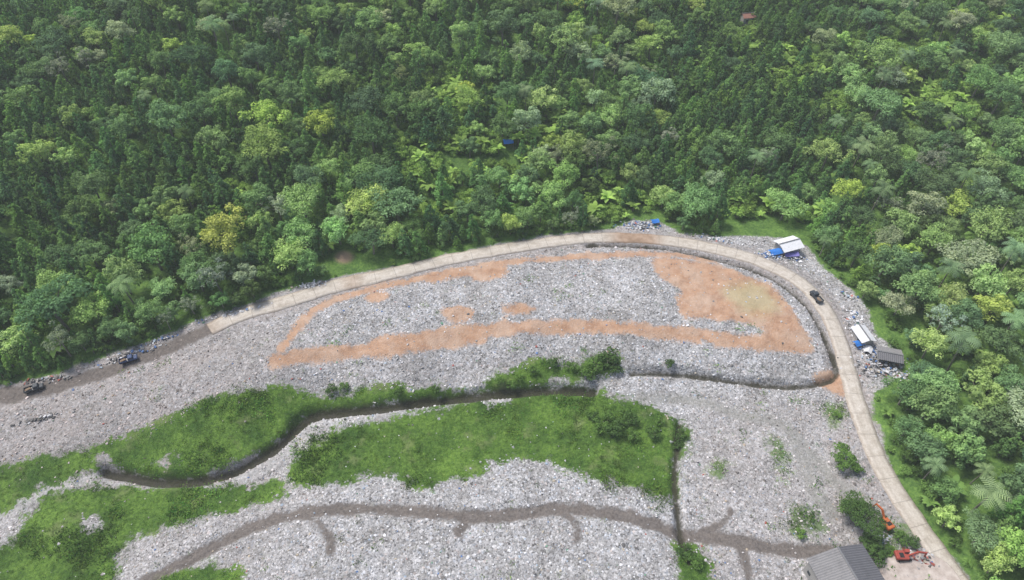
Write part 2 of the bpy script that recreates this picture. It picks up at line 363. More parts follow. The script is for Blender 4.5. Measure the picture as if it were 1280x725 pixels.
def quads(C,N,sz,rng,asp=1.0):
    N=N/np.linalg.norm(N,axis=1,keepdims=True); r=rng.normal(size=N.shape); T=np.cross(N,r); T/=np.linalg.norm(T,axis=1,keepdims=True); B=np.cross(N,T)
    T=T*(sz*.5)[:,None]; B=B*(sz*.5*asp)[:,None]
    b=N*(sz*.12)[:,None]
    return np.stack([C-T-b,C-B*.8+b*.5,C+T-b,C+B*.8+b*.5],1).reshape(-1,3)
def tube(p0,p1,r0,r1,n=6):
    p0=np.array(p0,float);p1=np.array(p1,float);d=p1-p0;d/=np.linalg.norm(d);a=np.cross(d,[.3,.9,.1]);a/=np.linalg.norm(a);b=np.cross(d,a)
    an=np.arange(n)/n*2*np.pi; ring=np.cos(an)[:,None]*a+np.sin(an)[:,None]*b
    V=np.vstack([p0+ring*r0,p1+ring*r1]); Fq=np.array([(i,(i+1)%n,n+(i+1)%n,n+i) for i in range(n)]); return V,Fq
def finish(name,wood,LV,shade):
    Vs=[];Fs=[];o=0
    for v,f in wood: Vs.append(v);Fs.append(f+o);o+=len(v)
    nw=sum(len(f) for f in Fs)
    nl=len(LV)//4; Fs.append(np.arange(nl*4).reshape(-1,4)+o); Vs.append(LV)
    sh=np.concatenate([np.full(o,.5),np.repeat(shade,4)])
    Fa=np.vstack(Fs); mi=np.zeros(len(Fa)); mi[nw:]=1
    return mkmesh(name,np.vstack(Vs),Fa,[BARK,LEAF],mi,{'shade':np.clip(sh,0,1)})
def clumps(rng,cen,rad,nl,leaf,up=.25,squash=.8):
    C=[];N=[];SZ=[];SH=[]
    for c,r in zip(cen,rad):
        k=max(8,int(nl*(r/np.mean(rad))**2)); d=rng.normal(size=(k,3)); d[:,2]+=up; d/=np.linalg.norm(d,axis=1,keepdims=True); d[:,2]=np.where(d[:,2]<-.35,-d[:,2],d[:,2])
        C.append(c+d*np.array([1,1,squash])*r*rng.uniform(.7,1.08,(k,1))); N.append(d+rng.normal(size=(k,3))*.35+[0,0,.3]); SZ.append(leaf*rng.uniform(.6,1.35,k))
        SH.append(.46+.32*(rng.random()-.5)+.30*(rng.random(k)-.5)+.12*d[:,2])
    C=np.vstack(C);N=np.vstack(N);SZ=np.concatenate(SZ)
    return quads(C,N,SZ,rng,.8),np.concatenate(SH)
def broad(name,seed,R,Ht,hh,K,leaf=.56,irr=.25,nl=44,crad=.27,sparse=0):
    rng=np.random.default_rng(seed); d=rng.normal(size=(K,3)); d[:,2]=np.abs(d[:,2])*1.0-.25; d/=np.linalg.norm(d,axis=1,keepdims=True)
    az=np.arctan2(d[:,1],d[:,0]); ir=1+irr*(np.sin(az*2+seed)+.6*np.sin(az*3+seed*2.1)+.4*np.sin(az*5+seed))*.6
    u=rng.random(K)**.35*.9; cz=Ht-hh
    cen=np.stack([d[:,0]*R*u*ir,d[:,1]*R*u*ir,cz+d[:,2]*hh*u*(1+.2*rng.normal(size=K)*irr)],1)
    rad=R*crad*rng.uniform(.65,1.3,K)
    LV,SH=clumps(rng,cen,rad,nl,leaf)
    wood=[tube((0,0,-1.5),(rng.normal()*.2,rng.normal()*.2,cz),R*.07,R*.045)]
    for i in rng.choice(K,min(7,K),False): wood.append(tube((0,0,cz*rng.uniform(.6,1)),cen[i]*[1,1,.97],R*.03,.04,4))
    return finish(name,wood,LV,SH)
def cone(name,seed,R,Ht,K,leaf=.5,nl=22,powr=.8):
    rng=np.random.default_rng(seed); t=rng.random(K)**1.15; z0=Ht*.14
    az=rng.random(K)*6.283; rr=R*np.sqrt(1-t*.97)**(2*powr)*rng.uniform(.55,1.05,K)
    rr*=1+.2*np.sin(az*3+seed); cen=np.stack([rr*np.cos(az),rr*np.sin(az),z0+t*(Ht-z0)*.97+.0*t],1)
    rad=R*.30*(1-.62*t)*rng.uniform(.7,1.3,K); LV,SH=clumps(rng,cen,rad,nl,leaf,.3,1.5)
    wood=[tube((0,0,-1.5),(0,0,Ht*.9),R*.07,.05)]
    return finish(name,wood,LV,SH)
def palm(name,seed,Ht,nf=18,fl=3.6,w=.55):
    rng=np.random.default_rng(seed); wood=[];p=np.zeros(3)-[0,0,1.5]; lean=rng.normal(size=2)*.08
    top=np.array([lean[0]*Ht,lean[1]*Ht,Ht]); mid=top*.5+[lean[1],0,-.3]; wood=[tube(p,mid,.24,.18),tube(mid,top,.18,.14)]
    Q=[];SH=[]
    for i in range(nf):
        a=i*2.4+rng.random()*.4; el=rng.uniform(-.1,1.1); q=top.copy(); d=np.array([math.cos(a)*math.cos(el),math.sin(a)*math.cos(el),math.sin(el)]); s=np.array([-math.sin(a),math.cos(a),0]); st=fl/9
        for k in range(9):
            q2=q+d*st; ww=w*(math.sin((k+1)/10*math.pi)**.6)*1.3
            for sg in(-1,1):
                tip=(q+q2)/2+s*sg*ww+np.array([0,0,-.45*ww])+d*.3
                Q+= [q,q2*.6+q*.4,tip+d*.08,tip-d*.08]; SH.append(.5+.25*(rng.random()-.5)+.12*(1 if el>.4 else -1))
            q=q2; d=d+np.array([0,0,-.16-.02*k]); d/=np.linalg.norm(d)
    return finish(name,wood,np.array(Q),np.array(SH))
def banana(name,seed):
    rng=np.random.default_rng(seed); Q=[];SH=[];wood=[tube((0,0,-.5),(0,0,1.6),.16,.12)]
    for i in range(11):
        a=i*2.4; el=rng.uniform(.3,1.2); q=np.array([0,0,1.6]); d=np.array([math.cos(a)*math.cos(el),math.sin(a)*math.cos(el),math.sin(el)]); s=np.array([-math.sin(a),math.cos(a),0]); L=rng.uniform(1.8,2.6); c=.4+.5*rng.random()
        for k in range(5):
            w0=.42*math.sin(max(.15,k/5)*math.pi)+.08; w1=.42*math.sin(max(.1,(k+1)/5.0*.97)*math.pi)+.03; q2=q+d*L/5
            Q+=[q-s*w0,q+s*w0,q2+s*w1,q2-s*w1]; SH.append(c); q=q2; d=d+np.array([0,0,-.28]); d/=np.linalg.norm(d)
    return finish(name,wood,np.array(Q),np.array(SH))
def proto_coll(name,meshes):
    c=bpy.data.collections.new(name)
    for m in meshes: c.objects.link(bpy.data.objects.new(m.name,m))
    return c
T=[]
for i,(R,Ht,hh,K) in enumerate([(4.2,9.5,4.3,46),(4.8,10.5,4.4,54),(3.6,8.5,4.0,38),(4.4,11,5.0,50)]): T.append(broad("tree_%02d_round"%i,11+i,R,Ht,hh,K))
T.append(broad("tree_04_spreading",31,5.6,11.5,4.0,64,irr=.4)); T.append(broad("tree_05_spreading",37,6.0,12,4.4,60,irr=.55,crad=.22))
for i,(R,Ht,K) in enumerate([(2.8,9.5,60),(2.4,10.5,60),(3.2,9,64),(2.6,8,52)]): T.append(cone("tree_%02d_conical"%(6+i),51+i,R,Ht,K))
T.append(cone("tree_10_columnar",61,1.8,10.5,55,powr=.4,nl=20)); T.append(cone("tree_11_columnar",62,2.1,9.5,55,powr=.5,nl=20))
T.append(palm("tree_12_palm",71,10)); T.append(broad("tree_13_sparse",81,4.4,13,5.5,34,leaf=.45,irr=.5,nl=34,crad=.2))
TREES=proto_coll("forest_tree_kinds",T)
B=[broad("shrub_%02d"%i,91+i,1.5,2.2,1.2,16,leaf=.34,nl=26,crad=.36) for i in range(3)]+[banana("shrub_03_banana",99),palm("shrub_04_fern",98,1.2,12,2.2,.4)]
SHR=proto_coll("undergrowth_kinds",B)
# ------------------------------------------------------------------ instancer
def scatter(name,P,rot,scl,tint,pick,coll):
    me=mkmesh(name,P,[],attrs={'rot':rot,'scl':scl,'tint':tint})
    a=me.attributes.new('pick','INT','POINT'); a.data.foreach_set('value',np.asarray(pick,np.int32))
    o=link(bpy.data.objects.new(name,me)); md=o.modifiers.new('scatter','NODES')
    g=bpy.data.node_groups.new(name+'_scatter','GeometryNodeTree'); md.node_group=g
    g.interface.new_socket('Geometry',in_out='INPUT',socket_type='NodeSocketGeometry'); g.interface.new_socket('Geometry',in_out='OUTPUT',socket_type='NodeSocketGeometry')
    gi=g.nodes.new('NodeGroupInput'); go=g.nodes.new('NodeGroupOutput'); ip=g.nodes.new('GeometryNodeInstanceOnPoints'); ci=g.nodes.new('GeometryNodeCollectionInfo')
    ci.inputs['Collection'].default_value=coll; ci.inputs['Separate Children'].default_value=True; ci.inputs['Reset Children'].default_value=True
    L=g.links.new; L(gi.outputs[0],ip.inputs['Points']); L(ci.outputs[0],ip.inputs['Instance']); ip.inputs['Pick Instance'].default_value=True
    def na(nm,ty):
        nd=g.nodes.new('GeometryNodeInputNamedAttribute'); nd.data_type=ty; nd.inputs['Name'].default_value=nm; return [s for s in nd.outputs if s.enabled][0]
    L(na('pick','INT'),ip.inputs['Instance Index']); L(na('scl','FLOAT_VECTOR'),ip.inputs['Scale']); L(na('rot','FLOAT_VECTOR'),ip.inputs['Rotation'])
    L(ip.outputs[0],go.inputs[0]); return o
# ------------------------------------------------------------------ forest
OPEN=[(600,215,85,55),(565,120,60,40),(700,165,50,28),(1110,72,90,28),(990,90,45,42),(1035,135,30,18),(1175,135,80,45),(300,245,32,18),(450,332,60,16),(770,255,70,26),(960,275,80,24),(1090,410,25,25),(520,200,40,30),(1260,40,40,26),(740,65,25,20),(200,295,16,10),(930,60,22,30),(560,260,60,25),(150,60,20,12),(1200,230,25,15),(400,140,22,14)]
CLEAR=[(805,287,34,18),(985,314,36,28),(1080,420,30,34),(1100,466,36,30),(637,194,14,20),(198,301,15,16),(435,333,60,12),(960,287,70,12),(430,332,20,14)]
def openness(u,v,L):
    r=np.zeros(u.shape)
    for a,b,c,d in L: r=np.maximum(r,1-ss(np.hypot((u-a)/c,(v-b)/d),.6,1.25))
    return r
N0=90000
X=RNG.uniform(-340,340,N0); Y=RNG.uniform(15,470,N0); Zb=Hb(X,Y); u,v=proj(X,Y,Zb)
k=(u>-150)&(u<1430)&(v>-130)&(v<960); X,Y,Zb,u,v=X[k],Y[k],Zb[k],u[k],v[k]
sd=-sdpoly(X,Y,site); rd=dline(X,Y,road)
op=openness(u,v,OPEN); cl=openness(u,v,CLEAR)
k=(sd>.8)&(rd>4.4)&(cl<.3)&(RNG.random(len(X))>op*.97); X,Y,Zb,u,v,sd,op=[q[k] for q in(X,Y,Zb,u,v,sd,op)]
c1=fbm(X,Y,60,41,3); c2=fbm(X,Y,35,47,3)
grid={}; keep=[]; pk=[]; scs=[]
for i in range(len(X)):
    r_=RNG.random(); con=.36+1.8*(c1[i]-.5)
    if u[i]>820 and v[i]<260 and u[i]<1010: con+=.15
    if r_<con: t_=int(RNG.choice([6,7,8,9,10,11],p=[.22,.2,.2,.16,.11,.11])); rad=2.5
    else:
        t_=int(RNG.choice([0,1,2,3,4,5,12,13],p=[.20,.19,.21,.15,.09,.07,.05,.04])); rad=[4.0,4.4,3.5,4.1,5.0,5.2][t_] if t_<6 else 3.2
    s_=RNG.uniform(.8,1.35)*(.78 if sd[i]<6 else 1)*(.8 if sd[i]<2.5 else 1)
    if sd[i]<3 and rad>3.6: continue
    rad*=s_*.82
    cx_,cy_=int(X[i]//6),int(Y[i]//6); ok=True
    for a in(-1,0,1):
        for b in(-1,0,1):
            for j in grid.get((cx_+a,cy_+b),()):
                if (X[i]-X[j[0]])**2+(Y[i]-Y[j[0]])**2<((rad+j[1])*.87)**2: ok=False;break
            if not ok:break
        if not ok:break
    if ok: grid.setdefault((cx_,cy_),[]).append((i,rad)); keep.append(i); pk.append(t_); scs.append(s_)
keep=np.array(keep); pk=np.array(pk); scs=np.array(scs); nt=len(keep)
TZ=H(X[keep],Y[keep])
TIN=np.zeros((nt,3))
for j in range(nt):
    t_=pk[j]; q=RNG.random(); b=c2[keep[j]]
    if 6<=t_<=11: base=np.array([.115,.225,.085]) if q<.5 else np.array([.175,.315,.095])
    elif t_==12: base=np.array([.20,.30,.15])
    elif t_==13: base=np.array([.32,.38,.26])
    else:
        base=[np.array([.14,.24,.105]),np.array([.21,.34,.13]),np.array([.31,.46,.17]),np.array([.33,.42,.25]),np.array([.40,.52,.15])][int(np.searchsorted([.25,.54,.79,.90],q))]
    TIN[j]=base*RNG.uniform(.8,1.2)*(.74+.6*b)*np.array([1+.06*RNG.normal(),1,1+.1*RNG.normal()])
rot=np.stack([RNG.normal(size=nt)*.05,RNG.normal(size=nt)*.05,RNG.random(nt)*6.283],1)
sv=np.stack([scs*RNG.uniform(.9,1.15,nt),scs*RNG.uniform(.9,1.15,nt),scs*RNG.uniform(.8,1.1,nt)],1)
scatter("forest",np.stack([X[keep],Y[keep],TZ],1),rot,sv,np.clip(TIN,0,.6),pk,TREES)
print("TREES",nt)
N1=32000
X=RNG.uniform(-300,300,N1); Y=RNG.uniform(15,400,N1); Zb=Hb(X,Y); u,v=proj(X,Y,Zb); sd=-sdpoly(X,Y,site); rd=dline(X,Y,road); op=openness(u,v,OPEN); cl=openness(u,v,CLEAR)
k=(u>-60)&(u<1340)&(v>-60)&(v<850)&(sd>.2)&(rd>3.4)&(cl<.5)&(RNG.random(N1)<np.maximum(.3+.7*op,(sd<6)*.9)); X,Y,op,u,v,sd=[q[k] for q in(X,Y,op,u,v,sd)]; ns=len(X)
pk=RNG.choice(5,ns,p=[.27,.27,.26,.12,.08]); s_=RNG.uniform(.6,1.8,ns)*np.where(sd<1.5,.5,np.where(sd<4,.75,1))
dk=np.array([.14,.25,.07]); br=np.array([.28,.44,.11]); w=np.clip(op*.9+.25*RNG.random(ns),0,1)[:,None]
TIN=(dk*(1-w)+br*w)*RNG.uniform(.65,1.25,(ns,1))
scatter("undergrowth",np.stack([X,Y,H(X,Y)],1),np.stack([np.zeros(ns),np.zeros(ns),RNG.random(ns)*6.28],1),np.stack([s_]*3,1),TIN,pk,SHR)
print("SHRUBS",ns)
# ------------------------------------------------------------------ grass tufts & waste debris
def tuft(name,seed,n=16):
    rng=np.random.default_rng(seed); C=rng.normal(size=(n,3))*[.4,.4,.1]+[0,0,.22]; N=rng.normal(size=(n,3))+[0,0,.6]
    return finish(name,[tube((0,0,-.1),(0,0,.15),.03,.02,3)],quads(C,N,rng.uniform(.25,.5,n),rng,.4),.4+.3*rng.random(n))
GR=proto_coll("grass_kinds",[tuft("grass_%d"%i,200+i) for i in range(4)])
N2=90000; X=RNG.uniform(-160,150,N2); Y=RNG.uniform(55,185,N2); f=fields(X,Y); wob=7*(fbm(X,Y,5,77,4)-.5)
dens=np.maximum(ss(f['grass']+wob,-1.2,1.2)*.5,ss(f['faint']+wob,-1,2)*.35)+.012; dens=np.where((f['track']>0)|(f['dark']>-.3)|(f['forest']>0)|(f['soil']>-.5),0,dens)
k=(RNG.random(N2)<dens)&(dline(X,Y,road)>3.2); X,Y=X[k],Y[k]; ns=len(X)
big=fbm(X,Y,9,88,3); s_=RNG.uniform(.5,1.2,ns)*(.6+1.2*ss(big,.45,.7))
tone=(.6+.9*ss(fbm(X,Y,16,89,3),.3,.7))[:,None]
TIN=np.array([.115,.215,.045])*tone*RNG.uniform(.6,1.4,(ns,1))*np.stack([1+.15*RNG.normal(size=ns),np.ones(ns),np.ones(ns)],1)
scatter("grass",np.stack([X,Y,H(X,Y)],1),np.stack([np.zeros(ns),np.zeros(ns),RNG.random(ns)*6.28],1),np.stack([s_]*3,1),TIN,RNG.integers(0,4,ns),GR)
print("TUFTS",ns)
tw=NT("waste_plastic"); tw.bsdf(tw.mix(1,tw.attr('tint','INSTANCER').outputs['Vector'],tw.ramp(tw.noise(pos(tw),6,2),[(.3,(.75,.75,.75)),(.7,(1.1,1.1,1.1))]),'MULTIPLY'),.6,spec=.4)
def rag(name,seed):
    rng=np.random.default_rng(seed); bm=bmesh.new(); bmesh.ops.create_icosphere(bm,subdivisions=1,radius=.5)
    for w_ in bm.verts: w_.co=Vector((w_.co.x*rng.uniform(.5,1.4),w_.co.y*rng.uniform(.5,1.3),w_.co.z*rng.uniform(.3,.9)))
    m=bpy.data.meshes.new(name); bm.to_mesh(m); bm.free(); m.materials.append(tw.m); return m
RG=proto_coll("waste_kinds",[rag("waste_%d"%i,300+i) for i in range(6)])
N3=150000; X=RNG.uniform(-165,150,N3); Y=RNG.uniform(55,185,N3); f=fields(X,Y); wob=7*(fbm(X,Y,5,77,4)-.5)
dens=.42+.6*(fbm(X,Y,10,99,3)-.5); dens=np.where(f['grass']+wob>-.3,.012,dens); dens=np.where(f['soil']+wob*.4>-.2,.04,dens); dens=np.where((f['track']>-.3),.04,dens); dens=np.where((f['dark']>-.2)|(f['forest']>0),0,dens); dens=np.where(f['smooth']>0,.12,dens)
k=(RNG.random(N3)<dens)&(dline(X,Y,road)>3.3); X,Y=X[k],Y[k]; pkk=f['pink'][k]; ns=len(X)
pal=np.array([(.76,.76,.77),(.58,.58,.59),(.44,.44,.44),(.33,.325,.32),(.15,.145,.14),(.40,.48,.56),(.12,.22,.45),(.45,.14,.11),(.5,.44,.34),(.14,.3,.2)])
ci_=RNG.choice(10,ns,p=[.17,.25,.23,.16,.10,.03,.008,.006,.04,.006]); TIN=pal[ci_]*RNG.uniform(.85,1.12,(ns,1)); TIN=TIN*(1-.28*pkk[:,None]*np.array([.6,1,1.2]))
s_=RNG.gamma(5,.078,ns).clip(.15,.95)
scatter("landfill_waste",np.stack([X,Y,H(X,Y)+.02],1),RNG.uniform(-.5,.5,(ns,3))*[1,1,12],np.stack([s_,s_,s_*.75],1),TIN,RNG.integers(0,6,ns),RG)
print("WASTE",ns)
# ------------------------------------------------------------------ built objects
def paint(name,col,rough=.5,metal=0,dirt=.35,sc_=1.5):
    t=NT(name); p=t.n('ShaderNodeTexCoord').outputs['Object']; n_=t.noise(p,sc_,4,.6)
    t.bsdf(t.mix(t.mr(n_,.45,.75,0,dirt),col,tuple(c*.45+.04 for c in col)),rough,n_,.1,.03,metal); return t.m
def hz(x,y): return float(H(np.array([x]),np.array([y]))[0])
def empty(name,x,y,z,ang=0):
    o=link(bpy.data.objects.new(name,None)); o.location=(x,y,z); o.rotation_euler=(0,0,ang); o.empty_display_size=.5; return o
def child(par,name,me,loc=(0,0,0),rot=(0,0,0)):
    o=link(bpy.data.objects.new(name,me)); o.parent=par; o.location=loc; o.rotation_euler=rot; return o
def boxm(name,dx,dy,dz,mat,bev=.03,taper=None):
    bm=bmesh.new(); bmesh.ops.create_cube(bm,size=1)
    for w_ in bm.verts:
        w_.co=Vector((w_.co.x*dx,w_.co.y*dy,w_.co.z*dz))
        if taper and w_.co.z>0: w_.co.x*=taper[0]; w_.co.y*=taper[1]
    if bev: bmesh.ops.bevel(bm,geom=bm.edges[:],offset=bev,segments=1,affect='EDGES')
    m=bpy.data.meshes.new(name); bm.to_mesh(m); bm.free(); m.materials.append(mat); return m
def cylm(name,r,h,mat,axis='Y',n=16):
    bm=bmesh.new(); bmesh.ops.create_cone(bm,segments=n,radius1=r,radius2=r,depth=h,cap_ends=True)
    if axis=='Y': bmesh.ops.rotate(bm,verts=bm.verts,matrix=Matrix.Rotation(math.pi/2,3,'X'))
    if axis=='X': bmesh.ops.rotate(bm,verts=bm.verts,matrix=Matrix.Rotation(math.pi/2,3,'Y'))
    bmesh.ops.bevel(bm,geom=bm.edges[:],offset=.02,segments=1,affect='EDGES')
    m=bpy.data.meshes.new(name); bm.to_mesh(m); bm.free(); m.materials.append(mat); return m
BLK=paint("rubber",(.025,.025,.025),.8); GLS=paint("glass_dark",(.03,.04,.05),.15); STL=paint("steel_grey",(.25,.25,.25),.5,.5)
ORG=paint("orange_paint",(.50,.14,.045),.5); RED=paint("red_paint",(.36,.07,.05),.6); CON=paint("concrete_wall",(.36,.35,.33),.9); WOOD=paint("timber",(.22,.16,.11),.9)
BLU=paint("blue_tarpaulin",(.04,.20,.60),.5,dirt=.2); WHT=paint("white_sheet_metal",(.72,.73,.74),.5,dirt=.3); GRY=paint("zinc_roof_weathered",(.24,.235,.235),.6,.0,.6,.5); GRD=paint("zinc_roof_dark",(.14,.14,.15),.6,0,.6,.5); DRK=paint("dark_paint",(.05,.06,.07),.4)
RROOF=paint("red_roof",(.30,.15,.11),.8); NAVY=paint("navy_paint",(.04,.07,.16),.4)
def corr(name,L,Wd,mat,z0,z1,amp=.05,pitch=.5,thick=.05):
    nn=int(L/pitch*4); xs=np.linspace(-L/2,L/2,nn+1); Vv=[]
    for x in xs:
        o_=amp*math.sin(x/pitch*2*math.pi); Vv+=[(x,0,z0+o_),(x,Wd,z1+o_),(x,Wd,z1+o_-thick),(x,0,z0+o_-thick)]
    Fq=[]
    for i in range(nn):
        for j in range(4): a=i*4+j; b=i*4+(j+1)%4; Fq.append((a,a+4,b+4,b))
    Fq+= [(0,1,2,3),(nn*4+3,nn*4+2,nn*4+1,nn*4)]
    return mkmesh(name,Vv,Fq,[mat])
def gable(name,x,y,ang,L,Wd,eave,rise,ml,mr_,wall=CON,open_=False,z=None):
    z=hz(x,y) if z is None else z
    e=empty(name,x,y,z,ang); h2=Wd/2
    child(e,'roof_slope_1',corr('roof_slope_1',L+1,h2+.5,ml,eave+rise,eave-.1)); o=child(e,'roof_slope_2',corr('roof_slope_2',L+1,h2+.5,mr_,eave+rise,eave-.1),rot=(0,0,math.pi))
    child(e,'ridge_cap',boxm('ridge_cap',L+1.1,.4,.08,STL,.02),(0,0,eave+rise+.08))
    if not open_:
        for s in(-1,1):
            child(e,'side_wall',boxm('side_wall',L-.3,.15,eave+.6,wall,.01),(0,s*(h2-.08),(eave-.6)/2-.02))
            Vv=[(0,-h2+.16,-.6),(0,h2-.16,-.6),(0,h2-.16,eave-.12),(0,0,eave+rise-.15),(0,-h2+.16,eave-.12)]; Vv+=[(.15,b,c) for a,b,c in Vv]
            Fq=[(0,1,2,3,4),(9,8,7,6,5)]+[(i,i+5,(i+1)%5+5,(i+1)%5) for i in range(5)]
            child(e,'gable_wall',mkmesh('gable_wall',Vv,Fq,[wall]),(s*(L/2)-.075,0,0))
            for wx in np.arange(-L/2+1.5,L/2-1,2.6): child(e,'window',boxm('window',1.0,.06,.9,GLS,.01),(wx,s*(h2+.02),min(1.6,eave-1)))
        child(e,'door',boxm('door',.06,1.1 if Wd<9 else 3.4,2.0 if Wd<9 else 3.4,DRK,.01),(L/2+.11,0,1.0 if Wd<9 else 1.7))
    else:
        for sx in(-1,0,1):
            for s in(-1,1): child(e,'post',cylm('post',.08,eave+.5,WOOD,'Z'),(sx*(L/2-.3),s*(h2-.2),(eave-.5)/2))
        child(e,'back_wall',boxm('back_wall',.1,Wd-.6,eave-.2,wall,.01),(-L/2+.2,0,(eave-.2)/2))
    return e
ax0,ay0=U(1049,686,7); bx0,by0=U(1074,728,7); ang=math.atan2(by0-ay0,bx0-ax0); Lw=20
cxx=ax0+math.cos(ang)*Lw/2; cyy=ay0+math.sin(ang)*Lw/2
gable("corrugated_roof_warehouse",cxx,cyy,ang,Lw,12.5,5,1.9,GRD,GRY,z=0.0)
x,y,z=[float(q) for q in G(983,313)]; gable("white_roof_shed",x,y,math.radians(20),6.5,5,2.8,1.0,WHT,WHT,open_=True)
x,y,z=[float(q) for q in G(1076,424)]; gable("white_roof_hut",x,y,math.radians(100),5,3.4,2.3,.7,WHT,WHT)
x,y,z=[float(q) for q in G(1108,450)]; gable("grey_roof_hut",x,y,math.radians(-15),5.5,4.0,2.5,.5,GRY,GRD,open_=True)
x,y,z=[float(q) for q in G(933,28)]; gable("red_roof_house",x,y,math.radians(10),4.6,3.4,3,1.2,RROOF,RROOF)
def tarp(u,v,L,Wd,h,ang,mat=BLU,name="blue_tarpaulin_shelter"):
    x,y,z=[float(q) for q in G(u,v)]; z=hz(x,y); e=empty(name,x,y,z,ang); nn=8; rng=np.random.default_rng(int(u)); Vv=[]
    for i in range(nn+1):
        for j in range(nn+1):
            a=i/nn*2-1;b=j/nn*2-1; Vv.append((a*L/2,b*Wd/2,h-abs(b)*h*.35-.12*(1-a*a)+rng.normal()*.05))
    Fq=[(i*(nn+1)+j,(i+1)*(nn+1)+j,(i+1)*(nn+1)+j+1,i*(nn+1)+j+1) for i in range(nn) for j in range(nn)]
    child(e,'tarpaulin',mkmesh('tarpaulin',Vv,Fq,[mat],smooth=True))
    for a in(-1,1):
        for b in(-1,1): child(e,'pole',cylm('pole',.05,h,WOOD,'Z',8),(a*(L/2-.15),b*(Wd/2-.15),h*.62-h/2-.02))
tarp(635,184,3.6,3.0,3.2,.2)
tarp(968,318,4.2,2.6,1.8,.3); tarp(988,320,4.5,2.4,1.4,.1,paint("violet_tarpaulin",(.22,.2,.5),.5)); tarp(1072,432,3,2,1.6,.3); tarp(818,280,2.6,2,1.6,.2); tarp(1084,440,2.6,2,1.4,1,WHT,"white_tarpaulin_shelter")
tp=NT("rubbish"); tp.bsdf(tp.mix(1,tp.attr('col').outputs['Vector'],tp.ramp(tp.noise(pos(tp),5,2),[(.3,(.7,.7,.7)),(.7,(1.1,1.1,1.1))]),'MULTIPLY'),.6); 
def pile(u,v,L,Wd,n_,hgt,ang=0,seed=1,name="rubbish_pile",mixp=None,sz=.5):
    x,y,z=[float(q) for q in G(u,v)]; rng=np.random.default_rng(seed); p=mixp or [.3,.18,.1,.1,.12,.06,.05,.03,.04,.02]
    Vv=[];Fq=[];Cc=[]; o=0
    px_=rng.normal(size=n_)*.45*L/2*1.1; py_=rng.normal(size=n_)*.45*Wd/2*1.1
    ca,sa=math.cos(ang),math.sin(ang); wx=x+px_*ca-py_*sa; wy=y+px_*sa+py_*ca; hh=H(wx,wy)
    for i in range(n_):
        d=math.hypot(px_[i]/(L/2),py_[i]/(Wd/2)); zz=hh[i]+max(0,1-d)*hgt*rng.random()
        bm=bmesh.new(); bmesh.ops.create_cube(bm,size=1)
        s=np.array([rng.uniform(.5,1.8),rng.uniform(.4,1.2),rng.uniform(.1,.7)])*sz
        R_=Matrix.Rotation(rng.uniform(0,6.3),3,'Z')@Matrix.Rotation(rng.normal()*.35,3,'X')
        for w_ in bm.verts:
            c_=R_@Vector(tuple(np.array(w_.co)*s*rng.uniform(.75,1.25,3))); Vv.append((wx[i]+c_.x,wy[i]+c_.y,zz+c_.z+s[2]*.3))
        bm.verts.index_update()
        for f_ in bm.faces: Fq.append([o+w_.index for w_ in f_.verts])
        bm.free(); o+=8; c=pal[rng.choice(10,p=p)]; Cc+=[c]*8
    link(bpy.data.objects.new(name,mkmesh(name,Vv,Fq,[tp.m],attrs={'col':np.array(Cc)})))
B_=[.3,.14,.08,.05,.08,.1,.2,.01,.02,.02]
pile(800,283,13,5,130,1.8,0,1,mixp=B_); pile(965,320,9,4,90,1.2,0,2,mixp=B_); pile(995,322,8,3,60,1,0.2,3,mixp=B_)
pile(1098,458,14,9,220,1.4,0,4,mixp=[.12,.12,.12,.14,.3,.05,.04,.05,.04,.02]); pile(1072,412,7,9,90,1.2,0,5); pile(1086,438,6,5,60,1,0,6,mixp=B_)
pile(392,356,10,3,60,.8,.2,7,mixp=[.6,.2,.05,.05,.02,.02,.02,.0,.04,0]); pile(165,444,14,3,70,1,.4,8,mixp=[.12,.1,.08,.1,.34,.04,.16,.02,.03,.01]); pile(200,426,12,2,40,.7,.5,9,mixp=B_)
pile(60,474,20,2,50,.6,.15,10,mixp=[.08,.1,.1,.2,.46,.02,.0,.02,.01,.01]); pile(900,300,18,3,90,.6,-.2,11); pile(1060,370,6,3,35,.6,-.7,12); pile(1068,392,5,3,30,.6,-.7,13,mixp=B_)
pile(50,522,12,2.0,50,.5,.3,14,mixp=[.02,.03,.08,.2,.63,.0,.0,.02,.02,.0]); pile(1150,700,8,5,60,.8,0,15,mixp=[.1,.1,.1,.2,.2,.0,.05,.2,.05,.0]); pile(1125,470,6,3,40,.6,0,16)
pile(300,390,20,2,60,.5,.3,17,mixp=[.5,.2,.1,.05,.05,.02,.04,.01,.02,.01]); pile(1105,672,4,3,30,.6,0,18)
# yard
P_=cr([(1100,700),(1130,688),(1170,692),(1200,715),(1215,760),(1120,770),(1100,735)],True,4); xx,yy,zz=G(P_[:,0],P_[:,1]); cx_,cy_=xx.mean(),yy.mean()
Vv=[(cx_,cy_,.12+hz(cx_,cy_))];
rings=8
for r_ in range(1,rings+1):
    X_=cx_+(xx-cx_)*r_/rings; Y_=cy_+(yy-cy_)*r_/rings; Vv+=list(zip(X_,Y_,H(X_,Y_)*.5+Hb(X_,Y_)*.5+.28-(0 if r_<rings else .5)))
m_=len(xx); Fq=[(0,1+i,1+(i+1)%m_) for i in range(m_)]+[(1+(r_-1)*m_+i,1+r_*m_+i,1+r_*m_+(i+1)%m_,1+(r_-1)*m_+(i+1)%m_) for r_ in range(1,rings) for i in range(m_)]
ty=NT("yard_dust"); ty.bsdf(ty.ramp(ty.noise(pos(ty),.6,5,.7),[(.3,(.36,.30,.26)),(.7,(.58,.52,.47))]),.95)
link(bpy.data.objects.new("yard_pavement",mkmesh("yard_pavement",Vv,Fq,[ty.m])))
